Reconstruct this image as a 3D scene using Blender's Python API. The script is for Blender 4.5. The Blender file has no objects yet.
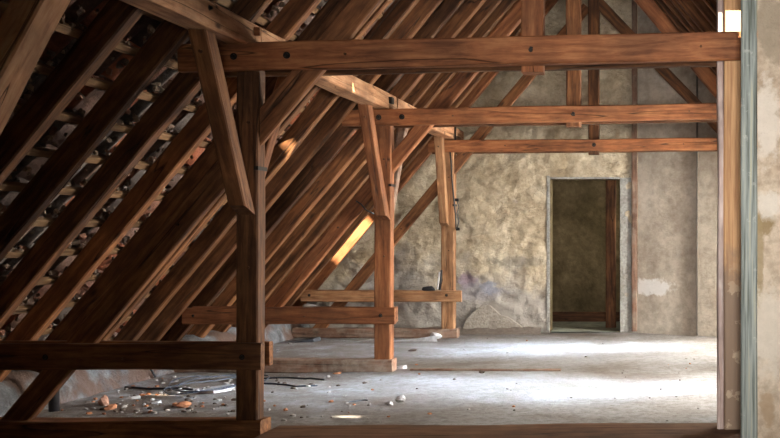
import bpy, bmesh, math, random
from mathutils import Vector, Matrix, noise
R = random.Random(7)
SC = bpy.context.scene
COL = SC.collection
F = 1050.0; CX, CY, EYE = 666.0, 233.0, 1.5; PY0 = 7.05

def P(x, y, Y):                      # photo pixel + distance along the attic -> point in the attic
    return Vector(((x-CX)/F*Y, Y, EYE-(y-CY)/F*Y))

# ------------------------------------------------------------------ materials
def nodes(name):
    m = bpy.data.materials.new(name); m.use_nodes = True
    nt = m.node_tree; nt.nodes.clear()
    out = nt.nodes.new('ShaderNodeOutputMaterial'); b = nt.nodes.new('ShaderNodeBsdfPrincipled')
    nt.links.new(b.outputs[0], out.inputs[0])
    return m, nt, b, out
def N(nt, t, **k):
    n = nt.nodes.new(t)
    for a, v in k.items():
        if a in n.inputs: n.inputs[a].default_value = v
        else: setattr(n, a, v)
    return n
def ramp(nt, stops, interp='LINEAR'):
    n = nt.nodes.new('ShaderNodeValToRGB'); n.color_ramp.interpolation = interp
    e = n.color_ramp.elements
    while len(e) < len(stops): e.new(0.5)
    for i, (p, c) in enumerate(stops):
        e[i].position = p; e[i].color = (*c, 1)
    return n
def mix(nt, fac, a, b, mode='MIX'):
    n = nt.nodes.new('ShaderNodeMix'); n.data_type = 'RGBA'; n.blend_type = mode
    for s, v in ((0, fac), (6, a), (7, b)):
        if hasattr(v, 'links') or hasattr(v, 'is_linked'): nt.links.new(v, n.inputs[s])
        else: n.inputs[s].default_value = v if s == 0 else (*v, 1)
    return n.outputs[2]

def wood(name, dark, mid, light, rough=.72, knots=.8, grey=0.0, contrast=1.0):
    m, nt, b, out = nodes(name); L = nt.links.new
    tc = N(nt, 'ShaderNodeTexCoord'); oi = N(nt, 'ShaderNodeObjectInfo')
    off = N(nt, 'ShaderNodeVectorMath', operation='SCALE'); off.inputs[0].default_value = (31, 17, 23); L(oi.outputs['Random'], off.inputs['Scale'])
    add = N(nt, 'ShaderNodeVectorMath', operation='ADD'); L(tc.outputs['Object'], add.inputs[0]); L(off.outputs[0], add.inputs[1])
    mp = N(nt, 'ShaderNodeMapping'); mp.inputs['Scale'].default_value = (1.6, 13, 13); L(add.outputs[0], mp.inputs[0])
    n1 = N(nt, 'ShaderNodeTexNoise', Scale=1.9, Detail=9, Roughness=.65, Distortion=.5); L(mp.outputs[0], n1.inputs['Vector'])
    mp2 = N(nt, 'ShaderNodeMapping'); mp2.inputs['Scale'].default_value = (.35, 9, 9); L(add.outputs[0], mp2.inputs[0])
    wv = N(nt, 'ShaderNodeTexWave', Scale=1.1, Distortion=5, Detail=3); wv.bands_direction = 'DIAGONAL'; L(mp2.outputs[0], wv.inputs['Vector'])
    mx = N(nt, 'ShaderNodeMath', operation='MULTIPLY_ADD'); L(wv.outputs['Fac'], mx.inputs[0]); mx.inputs[1].default_value = .07; L(n1.outputs['Fac'], mx.inputs[2])
    r = ramp(nt, [(.27, dark), (.50, mid), (.78, light)]); L(mx.outputs[0], r.inputs[0])
    # broad stains
    n2 = N(nt, 'ShaderNodeTexNoise', Scale=2.3, Detail=4, Roughness=.6); L(add.outputs[0], n2.inputs['Vector'])
    r2 = ramp(nt, [(.36, (.42, .40, .38)), (.62, (1.05, 1.03, 1.0))]); L(n2.outputs['Fac'], r2.inputs[0])
    c = mix(nt, .75*contrast, r.outputs[0], r2.outputs[0], 'MULTIPLY')
    # knots
    mk = N(nt, 'ShaderNodeMapping'); mk.inputs['Scale'].default_value = (1.5, 3.2, 3.2); L(add.outputs[0], mk.inputs[0])
    vo = N(nt, 'ShaderNodeTexVoronoi', Scale=1.15); L(mk.outputs[0], vo.inputs['Vector'])
    rk = ramp(nt, [(.035, (knots, knots, knots)), (.11, (0, 0, 0))]); L(vo.outputs['Distance'], rk.inputs[0])
    c = mix(nt, rk.outputs[0], c, tuple(x*.25 for x in dark))
    # drying cracks along the grain
    mc = N(nt, 'ShaderNodeMapping'); mc.inputs['Scale'].default_value = (.28, 7, 7); L(add.outputs[0], mc.inputs[0])
    nc = N(nt, 'ShaderNodeTexNoise', Scale=1.0, Detail=2, Roughness=.4); L(mc.outputs[0], nc.inputs['Vector'])
    rc = ramp(nt, [(.494, (0, 0, 0)), (.5, (.85, .85, .85)), (.506, (0, 0, 0))]); L(nc.outputs['Fac'], rc.inputs[0])
    c = mix(nt, rc.outputs[0], c, tuple(x*.15 for x in dark))
    if grey:
        n3 = N(nt, 'ShaderNodeTexNoise', Scale=5, Detail=6, Roughness=.7); L(add.outputs[0], n3.inputs['Vector'])
        r3 = ramp(nt, [(.45, (0, 0, 0)), (.7, (grey, grey, grey))]); L(n3.outputs['Fac'], r3.inputs[0])
        c = mix(nt, r3.outputs[0], c, (.42, .37, .31))
    # small value change from timber to timber
    mr = N(nt, 'ShaderNodeMapRange'); L(oi.outputs['Random'], mr.inputs[0]); mr.inputs[3].default_value = .78; mr.inputs[4].default_value = 1.15
    hs = N(nt, 'ShaderNodeHueSaturation'); L(c, hs.inputs['Color']); L(mr.outputs[0], hs.inputs['Value'])
    L(hs.outputs[0], b.inputs['Base Color'])
    b.inputs['Roughness'].default_value = rough; b.inputs['Specular IOR Level'].default_value = .3
    bp = N(nt, 'ShaderNodeBump', Strength=.4, Distance=.008); L(mx.outputs[0], bp.inputs['Height'])
    bp2 = N(nt, 'ShaderNodeBump', Strength=.8, Distance=.01); bp2.invert = True; L(rc.outputs[0], bp2.inputs['Height']); L(bp.outputs[0], bp2.inputs['Normal'])
    L(bp2.outputs[0], b.inputs['Normal'])
    return m

def plaster(name, c1, c2, c3, scale=1.0, bump=.5, rough=.9, stain=None, extra=None, stones=0.0):
    m, nt, b, out = nodes(name); L = nt.links.new
    tc = N(nt, 'ShaderNodeTexCoord')
    n1 = N(nt, 'ShaderNodeTexNoise', Scale=1.1*scale, Detail=8, Roughness=.62, Distortion=.4); L(tc.outputs['Object'], n1.inputs['Vector'])
    r = ramp(nt, [(.34, c1), (.5, c2), (.68, c3)]); L(n1.outputs['Fac'], r.inputs[0])
    n2 = N(nt, 'ShaderNodeTexNoise', Scale=9*scale, Detail=8, Roughness=.7); L(tc.outputs['Object'], n2.inputs['Vector'])
    r2 = ramp(nt, [(.36, (.62, .6, .57)), (.6, (1.08, 1.08, 1.08))]); L(n2.outputs['Fac'], r2.inputs[0])
    c = mix(nt, .7, r.outputs[0], r2.outputs[0], 'MULTIPLY')
    if extra: c = extra(nt, tc, c)
    L(c, b.inputs['Base Color']); b.inputs['Roughness'].default_value = rough; b.inputs['Specular IOR Level'].default_value = .15
    mu = N(nt, 'ShaderNodeTexMusgrave') if False else N(nt, 'ShaderNodeTexNoise', Scale=5*scale, Detail=9, Roughness=.62)
    L(tc.outputs['Object'], mu.inputs['Vector'])
    bp = N(nt, 'ShaderNodeBump', Strength=bump, Distance=.05); L(mu.outputs['Fac'], bp.inputs['Height'])
    mf = N(nt, 'ShaderNodeTexNoise', Scale=17*scale, Detail=6, Roughness=.7, Distortion=.6); L(tc.outputs['Object'], mf.inputs['Vector'])
    bf = N(nt, 'ShaderNodeBump', Strength=bump*.8, Distance=.03); L(mf.outputs['Fac'], bf.inputs['Height']); L(bp.outputs[0], bf.inputs['Normal'])
    last = bf
    if stones:
        nd = N(nt, 'ShaderNodeTexNoise', Scale=1.7, Detail=4); L(tc.outputs['Object'], nd.inputs['Vector'])
        sc_ = N(nt, 'ShaderNodeVectorMath', operation='SCALE'); L(nd.outputs['Color'], sc_.inputs[0]); sc_.inputs['Scale'].default_value = .55
        ad_ = N(nt, 'ShaderNodeVectorMath', operation='ADD'); L(tc.outputs['Object'], ad_.inputs[0]); L(sc_.outputs[0], ad_.inputs[1])
        mv = N(nt, 'ShaderNodeMapping'); mv.inputs['Scale'].default_value = (2.1, .6, 4.8); L(ad_.outputs[0], mv.inputs[0])
        vo = N(nt, 'ShaderNodeTexVoronoi', Scale=1.0); vo.feature = 'SMOOTH_F1'; L(mv.outputs[0], vo.inputs['Vector'])
        bs = N(nt, 'ShaderNodeBump', Strength=stones, Distance=.09); bs.invert = True; L(vo.outputs['Distance'], bs.inputs['Height']); L(bf.outputs[0], bs.inputs['Normal']); last = bs
        nr = N(nt, 'ShaderNodeTexNoise', Scale=2.6, Detail=8, Roughness=.6, Distortion=1.2); nr.noise_type = 'RIDGED_MULTIFRACTAL'
        m2 = N(nt, 'ShaderNodeMapping'); m2.inputs['Scale'].default_value = (.8, .6, 1.7); L(ad_.outputs[0], m2.inputs[0]); L(m2.outputs[0], nr.inputs['Vector'])
        b3 = N(nt, 'ShaderNodeBump', Strength=stones*.7, Distance=.035); b3.invert = True; L(nr.outputs['Fac'], b3.inputs['Height']); L(bs.outputs[0], b3.inputs['Normal']); last = b3
    L(last.outputs[0], b.inputs['Normal'])
    return m

def plain(name, c, rough=.8, metal=0.0, c2=None, scale=20):
    m, nt, b, out = nodes(name); L = nt.links.new
    tc = N(nt, 'ShaderNodeTexCoord'); n = N(nt, 'ShaderNodeTexNoise', Scale=scale, Detail=4); L(tc.outputs['Object'], n.inputs['Vector'])
    r = ramp(nt, [(.35, tuple(x*.7 for x in c)), (.65, c2 or c)]); L(n.outputs['Fac'], r.inputs[0]); L(r.outputs[0], b.inputs['Base Color'])
    b.inputs['Roughness'].default_value = rough; b.inputs['Metallic'].default_value = metal
    return m

W_WARM = wood('warm_timber', (.072, .023, .009), (.235, .083, .032), (.41, .18, .078))
W_DARK = wood('dark_timber', (.024, .009, .003), (.092, .035, .013), (.235, .105, .040))
W_RAFT = wood('rafter_timber', (.034, .012, .004), (.125, .049, .018), (.31, .145, .058), rough=.68)
W_RAF2 = wood('reddish_rafter_timber', (.050, .017, .007), (.175, .068, .026), (.36, .165, .068), rough=.68)
W_PALE = wood('pale_hewn_timber', (.17, .070, .032), (.42, .21, .11), (.60, .36, .21), grey=.06, knots=.9)
W_TAN = wood('tan_timber', (.12, .05, .022), (.33, .165, .082), (.52, .31, .17), knots=.9)
W_BATT = wood('batten_timber', (.07, .035, .017), (.19, .105, .052), (.31, .19, .10), knots=.3)
W_SILL = wood('dusty_timber', (.09, .042, .028), (.21, .115, .078), (.33, .21, .16), grey=.55)
W_ORNG = wood('orange_post_timber', (.26, .12, .045), (.52, .29, .13), (.66, .42, .22), knots=.3)
W_ORNG2 = wood('honey_rafter_timber', (.20, .075, .022), (.46, .20, .062), (.62, .32, .12))
IRON = plain('rusty_iron', (.02, .016, .014), .6, .6)
def spot(nt, tc, c, p, rx, rz, col, soft=.35, amt=.9):
    L = nt.links.new
    mp = N(nt, 'ShaderNodeMapping'); mp.vector_type = 'POINT'
    mp.inputs['Scale'].default_value = (1/rx, 0, 1/rz); mp.inputs['Location'].default_value = (-p.x/rx, 0, -p.z/rz); L(tc.outputs['Object'], mp.inputs[0])
    ln = N(nt, 'ShaderNodeVectorMath', operation='LENGTH'); L(mp.outputs[0], ln.inputs[0])
    nz = N(nt, 'ShaderNodeTexNoise', Scale=9, Detail=6, Roughness=.65); L(tc.outputs['Object'], nz.inputs['Vector'])
    ma = N(nt, 'ShaderNodeMath', operation='MULTIPLY_ADD'); L(nz.outputs['Fac'], ma.inputs[0]); ma.inputs[1].default_value = 2.2; L(ln.outputs['Value'], ma.inputs[2])
    r = ramp(nt, [(0, (amt, amt, amt)), (soft, (0, 0, 0))]); sb = N(nt, 'ShaderNodeMath', operation='SUBTRACT'); L(ma.outputs[0], sb.inputs[0]); sb.inputs[1].default_value = 1.75; L(sb.outputs[0], r.inputs[0])
    return mix(nt, r.outputs[0], c, col)
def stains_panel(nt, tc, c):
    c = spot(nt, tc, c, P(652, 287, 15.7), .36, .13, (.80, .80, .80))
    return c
def stains_partition(nt, tc, c):
    for (x, y, rx, rz, col) in ((763, 222, .10, .10, (.22, .15, .06)), (759, 260, .035, .5, (.30, .23, .13)), (772, 30, .12, .25, (.30, .25, .19)), (772, 330, .2, .3, (.62, .56, .49)),
                                (770, 205, .12, .12, (.66, .61, .55)), (768, 120, .10, .30, (.64, .58, .52)), (768, 405, .06, .15, (.36, .26, .17))):
        c = spot(nt, tc, c, P(x, y, PY0), rx, rz, col, amt=.75)
    return c
def stains_gable(nt, tc, c):
    L = nt.links.new
    # greyer towards the foot of the wall, with lavender paint rests
    sx = N(nt, 'ShaderNodeSeparateXYZ'); L(tc.outputs['Object'], sx.inputs[0])
    nn = N(nt, 'ShaderNodeTexNoise', Scale=1.3, Detail=6, Roughness=.6); L(tc.outputs['Object'], nn.inputs['Vector'])
    a = N(nt, 'ShaderNodeMath', operation='MULTIPLY_ADD'); L(nn.outputs['Fac'], a.inputs[0]); a.inputs[1].default_value = -2.6; L(sx.outputs['Z'], a.inputs[2])
    r = ramp(nt, [(.0, (.85, .85, .85)), (.55, (0, 0, 0))]); 
    ad = N(nt, 'ShaderNodeMath', operation='ADD'); L(a.outputs[0], ad.inputs[0]); ad.inputs[1].default_value = .75; L(ad.outputs[0], r.inputs[0])
    c = mix(nt, r.outputs[0], c, (.40, .385, .375))
    n4 = N(nt, 'ShaderNodeTexNoise', Scale=2.6, Detail=3); L(tc.outputs['Object'], n4.inputs['Vector'])
    r4 = ramp(nt, [(.66, (0, 0, 0)), (.74, (.5, .5, .5))]); L(n4.outputs['Fac'], r4.inputs[0])
    c = mix(nt, r4.outputs[0], c, (.34, .31, .35))
    # wavy cracks and open joints between the courses, grimed dark
    for sc, th, dk in ((1.4, .011, .85), (3.1, .016, .6)):
        mp = N(nt, 'ShaderNodeMapping'); mp.inputs['Scale'].default_value = (sc, 1, sc*2.6); L(tc.outputs['Object'], mp.inputs[0])
        n5 = N(nt, 'ShaderNodeTexNoise', Scale=1.6, Detail=7, Roughness=.62, Distortion=.5); L(mp.outputs[0], n5.inputs['Vector'])
        r5 = ramp(nt, [(.5-th, (0, 0, 0)), (.5, (dk, dk, dk)), (.5+th*.6, (0, 0, 0))]); L(n5.outputs['Fac'], r5.inputs[0])
        n6 = N(nt, 'ShaderNodeTexNoise', Scale=1.3*sc, Detail=2); L(tc.outputs['Object'], n6.inputs['Vector'])
        r6 = ramp(nt, [(.47, (0, 0, 0)), (.58, (1, 1, 1))]); L(n6.outputs['Fac'], r6.inputs[0])
        m6 = N(nt, 'ShaderNodeMath', operation='MULTIPLY'); L(r5.outputs[0], m6.inputs[0]); L(r6.outputs[0], m6.inputs[1])
        c = mix(nt, m6.outputs[0], c, (.13, .10, .075))
    c = spot(nt, tc, c, P(466, 281, 15.8), .16, .13, (.27, .20, .27), amt=.8)
    c = spot(nt, tc, c, P(487, 289, 15.8), .16, .12, (.23, .29, .42), amt=.8)
    c = spot(nt, tc, c, P(478, 292, 15.8), .45, .18, (.36, .35, .40), amt=.6)
    c = spot(nt, tc, c, P(518, 262, 15.8), .5, .09, (.22, .20, .17), amt=.6)
    return c
PL_GAB = plaster('rough_masonry_plaster', (.36, .29, .20), (.54, .46, .345), (.70, .635, .51), 1.3, .8, extra=stains_gable, stones=.8)
PL_PANEL = plaster('smooth_old_plaster', (.36, .31, .26), (.49, .44, .38), (.60, .56, .50), .9, .35, extra=stains_panel)
PL_FRONT = plaster('beige_plaster', (.40, .31, .23), (.52, .43, .34), (.60, .52, .43), 1.9, .5, extra=stains_partition)
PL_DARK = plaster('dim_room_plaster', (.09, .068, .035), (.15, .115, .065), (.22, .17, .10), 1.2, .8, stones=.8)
PL_WHITE = plaster('pale_reveal_plaster', (.27, .26, .24), (.36, .36, .35), (.45, .455, .45), 3.0, .7)
PL_FALL = plaster('bare_render_patch', (.38, .345, .31), (.46, .43, .39), (.54, .51, .47), 3, .9)
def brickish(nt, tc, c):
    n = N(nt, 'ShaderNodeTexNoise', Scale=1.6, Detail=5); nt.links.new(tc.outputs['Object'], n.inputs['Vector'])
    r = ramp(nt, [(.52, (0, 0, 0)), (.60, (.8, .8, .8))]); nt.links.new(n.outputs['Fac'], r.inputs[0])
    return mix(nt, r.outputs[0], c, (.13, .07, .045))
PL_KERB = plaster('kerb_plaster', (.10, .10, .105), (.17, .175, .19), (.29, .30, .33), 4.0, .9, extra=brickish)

def floor_mat():
    m, nt, b, out = nodes('dusty_screed'); L = nt.links.new
    tc = N(nt, 'ShaderNodeTexCoord')
    mp = N(nt, 'ShaderNodeMapping'); mp.inputs['Scale'].default_value = (.8, 1.0, 1); L(tc.outputs['Object'], mp.inputs[0])
    n1 = N(nt, 'ShaderNodeTexNoise', Scale=.75, Detail=9, Roughness=.62, Distortion=.3); L(mp.outputs[0], n1.inputs['Vector'])
    r = ramp(nt, [(.34, (.17, .145, .13)), (.48, (.25, .24, .24)), (.62, (.345, .35, .37))]); L(n1.outputs['Fac'], r.inputs[0])
    n2 = N(nt, 'ShaderNodeTexNoise', Scale=14, Detail=8, Roughness=.75); L(tc.outputs['Object'], n2.inputs['Vector'])
    r2 = ramp(nt, [(.36, (.5, .47, .44)), (.55, (1.05, 1.05, 1.05))]); L(n2.outputs['Fac'], r2.inputs[0])
    c = mix(nt, .75, r.outputs[0], r2.outputs[0], 'MULTIPLY')
    n3 = N(nt, 'ShaderNodeTexVoronoi', Scale=17, Randomness=1); L(tc.outputs['Object'], n3.inputs['Vector'])
    r3 = ramp(nt, [(.09, (.7, .7, .7)), (.16, (0, 0, 0))]); L(n3.outputs['Distance'], r3.inputs[0])
    c = mix(nt, r3.outputs[0], c, (.15, .115, .09))
    # brown dirt and pale grit thicker towards the eaves
    sx = N(nt, 'ShaderNodeSeparateXYZ'); L(tc.outputs['Object'], sx.inputs[0])
    mr = N(nt, 'ShaderNodeMapRange'); L(sx.outputs['X'], mr.inputs[0]); mr.inputs[1].default_value = -1.6; mr.inputs[2].default_value = -4.2; mr.inputs[3].default_value = .12; mr.inputs[4].default_value = .9
    n7 = N(nt, 'ShaderNodeTexNoise', Scale=2.2, Detail=7, Roughness=.7); L(tc.outputs['Object'], n7.inputs['Vector'])
    r7 = ramp(nt, [(.40, (0, 0, 0)), (.56, (1, 1, 1))]); L(n7.outputs['Fac'], r7.inputs[0])
    m7 = N(nt, 'ShaderNodeMath', operation='MULTIPLY'); L(r7.outputs[0], m7.inputs[0]); L(mr.outputs[0], m7.inputs[1])
    c = mix(nt, m7.outputs[0], c, (.145, .115, .095))
    for sc_, col_, th in ((26, (.50, .49, .48), .13), (21, (.06, .045, .035), .15), (40, (.38, .30, .24), .16)):
        v8 = N(nt, 'ShaderNodeTexVoronoi', Scale=sc_, Randomness=1); L(tc.outputs['Object'], v8.inputs['Vector'])
        r8 = ramp(nt, [(th, (1, 1, 1)), (th+.05, (0, 0, 0))]); L(v8.outputs['Distance'], r8.inputs[0])
        n8 = N(nt, 'ShaderNodeTexNoise', Scale=3.3+sc_*.05, Detail=3); L(tc.outputs['Object'], n8.inputs['Vector'])
        r9 = ramp(nt, [(.46, (0, 0, 0)), (.54, (1, 1, 1))]); L(n8.outputs['Fac'], r9.inputs[0])
        m8 = N(nt, 'ShaderNodeMath', operation='MULTIPLY'); L(r8.outputs[0], m8.inputs[0]); L(r9.outputs[0], m8.inputs[1])
        m9 = N(nt, 'ShaderNodeMath', operation='MULTIPLY'); L(m8.outputs[0], m9.inputs[0]); L(mr.outputs[0], m9.inputs[1])
        c = mix(nt, m9.outputs[0], c, col_)
    L(c, b.inputs['Base Color']); b.inputs['Roughness'].default_value = .82; b.inputs['Specular IOR Level'].default_value = .3
    bp = N(nt, 'ShaderNodeBump', Strength=.6, Distance=.03); L(n2.outputs['Fac'], bp.inputs['Height']); L(bp.outputs[0], b.inputs['Normal'])
    return m
FLOOR = floor_mat()

def tile_mat(name, base):
    m, nt, b, out = nodes(name); L = nt.links.new
    at = N(nt, 'ShaderNodeAttribute', attribute_name='piece'); tc = N(nt, 'ShaderNodeTexCoord')
    n = N(nt, 'ShaderNodeTexNoise', Scale=18, Detail=6, Roughness=.7); L(tc.outputs['Object'], n.inputs['Vector'])
    r = ramp(nt, [(.38, (.5, .48, .46)), (.62, (1.2, 1.2, 1.2))]); L(n.outputs['Fac'], r.inputs[0])
    c = mix(nt, .8, at.outputs['Color'], r.outputs[0], 'MULTIPLY')
    L(c, b.inputs['Base Color']); b.inputs['Roughness'].default_value = .75
    bp = N(nt, 'ShaderNodeBump', Strength=.7, Distance=.02); L(n.outputs['Fac'], bp.inputs['Height']); L(bp.outputs[0], b.inputs['Normal'])
    return m
TILE = tile_mat('clay_tiles', 0); MORTAR = tile_mat('torching_mortar', 0)

# ------------------------------------------------------------------ helpers
def tag(o, label=None, cat=None, group=None, kind=None):
    if label: o['label'] = label
    if cat: o['category'] = cat
    if group: o['group'] = group
    if kind: o['kind'] = kind
    return o
def link(name, bm, mats, parent=None, smooth=False, matrix=None):
    me = bpy.data.meshes.new(name); bm.normal_update(); bm.to_mesh(me); bm.free()
    for m in (mats if isinstance(mats, (list, tuple)) else [mats]): me.materials.append(m)
    if smooth:
        for p in me.polygons: p.use_smooth = True
    o = bpy.data.objects.new(name, me); COL.objects.link(o)
    if matrix is not None: o.matrix_world = matrix
    if parent is not None:
        o.parent = parent
        bpy.context.view_layer.update()
        o.matrix_parent_inverse = parent.matrix_world.inverted()
    return o
def place(o, parent):               # parent while keeping the world place
    o.parent = parent; o.matrix_parent_inverse = parent.matrix_basis.inverted()
def box_bm(bm, x0, x1, y0, y1, z0, z1, mat=0):
    vs = [bm.verts.new((x, y, z)) for z in (z0, z1) for y in (y0, y1) for x in (x0, x1)]
    for f in ((0, 2, 3, 1), (4, 5, 7, 6), (0, 1, 5, 4), (2, 6, 7, 3), (0, 4, 6, 2), (1, 3, 7, 5)):
        bm.faces.new([vs[i] for i in f]).material_index = mat
def box(name, x0, x1, y0, y1, z0, z1, m, parent=None, bevel=.004):
    cx, cy, cz = (x0+x1)/2, (y0+y1)/2, (z0+z1)/2
    bm = bmesh.new(); box_bm(bm, x0-cx, x1-cx, y0-cy, y1-cy, z0-cz, z1-cz)
    if bevel: bmesh.ops.bevel(bm, geom=bm.edges[:], offset=bevel, segments=1, affect='EDGES')
    o = link(name, bm, m, matrix=Matrix.Translation((cx, cy, cz)))
    if parent: place(o, parent)
    return o

def bar(name, p0, p1, w, h, m, up=(0, 0, 1), rough=.004, chamfer=.010, seed=None, sag=0.0, cut0=None, cut1=None):
    """hewn timber from p0 to p1; w across, h along `up`; cut0/cut1 = plane normals of the end cuts"""
    p0, p1 = Vector(p0), Vector(p1); d = p1-p0; Ln = d.length; x = d.normalized()
    z = Vector(up); z = (z-x*z.dot(x)).normalized(); y = z.cross(x)
    M = Matrix((x, y, z)).transposed().to_4x4(); M.translation = (p0+p1)/2
    n = max(2, int(Ln/.14)); s = R.random()*100 if seed is None else seed
    c = min(chamfer, w*.2, h*.2)
    prof = [(-w/2+c, -h/2), (w/2-c, -h/2), (w/2, -h/2+c), (w/2, h/2-c), (w/2-c, h/2), (-w/2+c, h/2), (-w/2, h/2-c), (-w/2, -h/2+c)]
    bm = bmesh.new(); rings = []
    def shift(nrm, a, b):
        if nrm is None: return 0
        q = M.to_3x3().transposed() @ Vector(nrm)
        return -(q.y*a+q.z*b)/q.x
    for i in range(n+1):
        t = i/n; X = -Ln/2+Ln*t; ring = []
        for k, (a, b) in enumerate(prof):
            j = Vector((X*1.3+s, a*9+k*.0, b*9))
            da = noise.noise(j)*rough*1.6; db = noise.noise(j+Vector((50, 0, 0)))*rough*1.6
            wob = noise.noise(Vector((X*.5+s, 3, 3)))*rough*1.5
            xx = X
            if cut0 is not None: xx += shift(cut0, a, b)*max(0, 1-2*t)
            if cut1 is not None: xx += shift(cut1, a, b)*max(0, 2*t-1)
            ring.append(bm.verts.new((xx, a+da+wob, b+db+wob-sag*math.sin(math.pi*t))))
        rings.append(ring)
    for i in range(n):
        for k in range(8):
            k2 = (k+1) % 8
            bm.faces.new((rings[i][k], rings[i+1][k], rings[i+1][k2], rings[i][k2]))
    bm.faces.new(rings[0]); bm.faces.new(rings[-1][::-1])
    bmesh.ops.recalc_face_normals(bm, faces=bm.faces[:])
    return link(name, bm, m, matrix=M)
def bolt(parent, p, nrm=(0, -1, 0), r=.016, name='bolt', L=.02, m=None):
    bm = bmesh.new()
    bmesh.ops.create_cone(bm, cap_ends=True, segments=8, radius1=r, radius2=r*.85, depth=L)
    q = Vector(nrm).to_track_quat('Z', 'Y').to_matrix().to_4x4(); q.translation = Vector(p)+Vector(nrm)*L*.4
    o = link(name, bm, m or IRON, matrix=q); place(o, parent)
    if name == 'bolt':
        bm = bmesh.new(); bmesh.ops.create_cone(bm, cap_ends=True, segments=12, radius1=r*1.5, radius2=r*1.5, depth=L*.3, matrix=Matrix.Translation((0, 0, -L*.5)))
        w_ = link('washer', bm, m or IRON); w_.parent = o
    return o
def tube(name, pts, r, m, parent=None, seg=6):
    bm = bmesh.new(); rings = []
    pts = [Vector(p) for p in pts]; c = pts[0].copy()
    for i, p in enumerate(pts):
        t = (pts[min(i+1, len(pts)-1)]-pts[max(i-1, 0)]).normalized()
        a = t.cross(Vector((0, 0, 1)));  a = a.normalized() if a.length > 1e-3 else Vector((1, 0, 0)); b = t.cross(a)
        rings.append([bm.verts.new(p-c+a*math.cos(k*2*math.pi/seg)*r+b*math.sin(k*2*math.pi/seg)*r) for k in range(seg)])
    for i in range(len(pts)-1):
        for k in range(seg): bm.faces.new((rings[i][k], rings[i][(k+1) % seg], rings[i+1][(k+1) % seg], rings[i+1][k]))
    bm.faces.new(rings[0][::-1]); bm.faces.new(rings[-1])
    bmesh.ops.recalc_face_normals(bm, faces=bm.faces[:])
    o = link(name, bm, m, smooth=True, matrix=Matrix.Translation(c))
    if parent: place(o, parent)
    return o

# ------------------------------------------------------------------ the roof geometry
TP = 1.2                                            # roof pitch tangent (about 50 degrees)
XL, XR = -4.475, 2.475                              # undersides of the rafters at eye height
def zl(X): return EYE+TP*(X-XL)
def zr(X): return EYE+TP*(XR-X)
UL = Vector((1, 0, TP)).normalized(); NL = Vector((-TP, 0, 1)).normalized()     # up the left slope, outward
UR = Vector((-1, 0, TP)).normalized(); NR = Vector((TP, 0, 1)).normalized()
XC = (XL+XR)/2; ZRIDGE = zl(XC)
RD, RW = .165, .11
WALLY = 15.9
T1, T2, T3 = 7.6, 11.4, 15.08

# ------------------------------------------------------------------ floor
def grid(xs, ys, fn, keep=None, mat=None):
    bm = bmesh.new(); V = {}
    for i, x in enumerate(xs):
        for j, y in enumerate(ys): V[i, j] = bm.verts.new(fn(x, y))
    for i in range(len(xs)-1):
        for j in range(len(ys)-1):
            if keep is None or keep((xs[i]+xs[i+1])/2, (ys[j]+ys[j+1])/2):
                f = bm.faces.new((V[i, j], V[i+1, j], V[i+1, j+1], V[i, j+1]))
                if mat: f.material_index = mat((xs[i]+xs[i+1])/2, (ys[j]+ys[j+1])/2)
    loose = [v for v in bm.verts if not v.link_faces]
    bmesh.ops.delete(bm, geom=loose, context='VERTS')
    return bm
def lin(a, b, step, extra=()):
    n = max(1, round((b-a)/step)); xs = sorted(set([round(a+(b-a)*i/n, 5) for i in range(n+1)]+list(extra)))
    out = [xs[0]]
    for x in xs[1:]:
        if x-out[-1] < .012:
            if x in extra: out[-1] = x
            continue
        out.append(x)
    return out
def floor_z(x, y):
    return (noise.noise(Vector((x*1.1, y*1.1, 0)))*.008+noise.noise(Vector((x*4, y*4, 3)))*.005)-.012
bm = grid(lin(-6.3, 3.6, .09), lin(-2.2, 16.0, .09), lambda x, y: Vector((x, y, floor_z(x, y))))
tag(link('floor', bm, FLOOR, smooth=True), 'dusty grey screed floor of the attic', kind='structure')

# ------------------------------------------------------------------ gable wall at the far end with the doorway
DX0, DX1, DZ1 = (550-CX)/F*WALLY, (620-CX)/F*WALLY, EYE+(233-179)/F*WALLY
PANX = (638-CX)/F*WALLY
def gable_fn(x, z):
    s = Vector((x*1.15, z*1.9, 5))
    n1 = noise.fractal(s*1.9, .5, 2.0, 7)*.034
    # courses of rubble stone pushing through the render
    d, pts = noise.voronoi(Vector((x*2.6+.4*noise.noise(Vector((x, z, 1))), z*5.2, 2)))
    st = (min(d[1]-d[0], .22))*.08
    edge = min(1, max(0, min(abs(x-DX0), abs(x-DX1))/.12)) if z < DZ1+.1 else 1
    ez = min(1, max(0, abs(z-DZ1)/.12)) if DX0-.1 < x < DX1+.1 else 1
    k = min(edge, ez) if (DX0-.13 < x < DX1+.13 and z < DZ1+.13) else 1
    return Vector((x, WALLY-(n1+st)*k, z))
inroof = lambda x, z: z < min(zl(x), zr(x))+.32
bm = grid(lin(-6.1, PANX, .035, (DX0, DX1)), lin(-.05, ZRIDGE+.4, .035, (DZ1,)), gable_fn,
          lambda x, z: inroof(x, z) and not (DX0 < x < DX1 and z < DZ1))
wall_back = tag(link('wall_back', bm, PL_GAB, smooth=True), 'rough plastered rubble gable wall with a doorway', kind='structure')
# right-hand smoother panel, running slightly towards the viewer
def panel_fn(x, z):
    t = (x-PANX); y = WALLY-.02-t*.50 if t < 1.25 else WALLY-.02-.625
    return Vector((x, y-noise.fractal(Vector((x*1.2, z*1.2, 9)), 1, 2, 4)*.012, z))
bm = grid(lin(PANX, 3.5, .07), lin(-.05, ZRIDGE+.4, .07), panel_fn, inroof)
tag(link('wall_back_panel', bm, PL_PANEL, smooth=True), 'smoother plaster panel right of the doorway, set at a slight angle', kind='structure')
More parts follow.
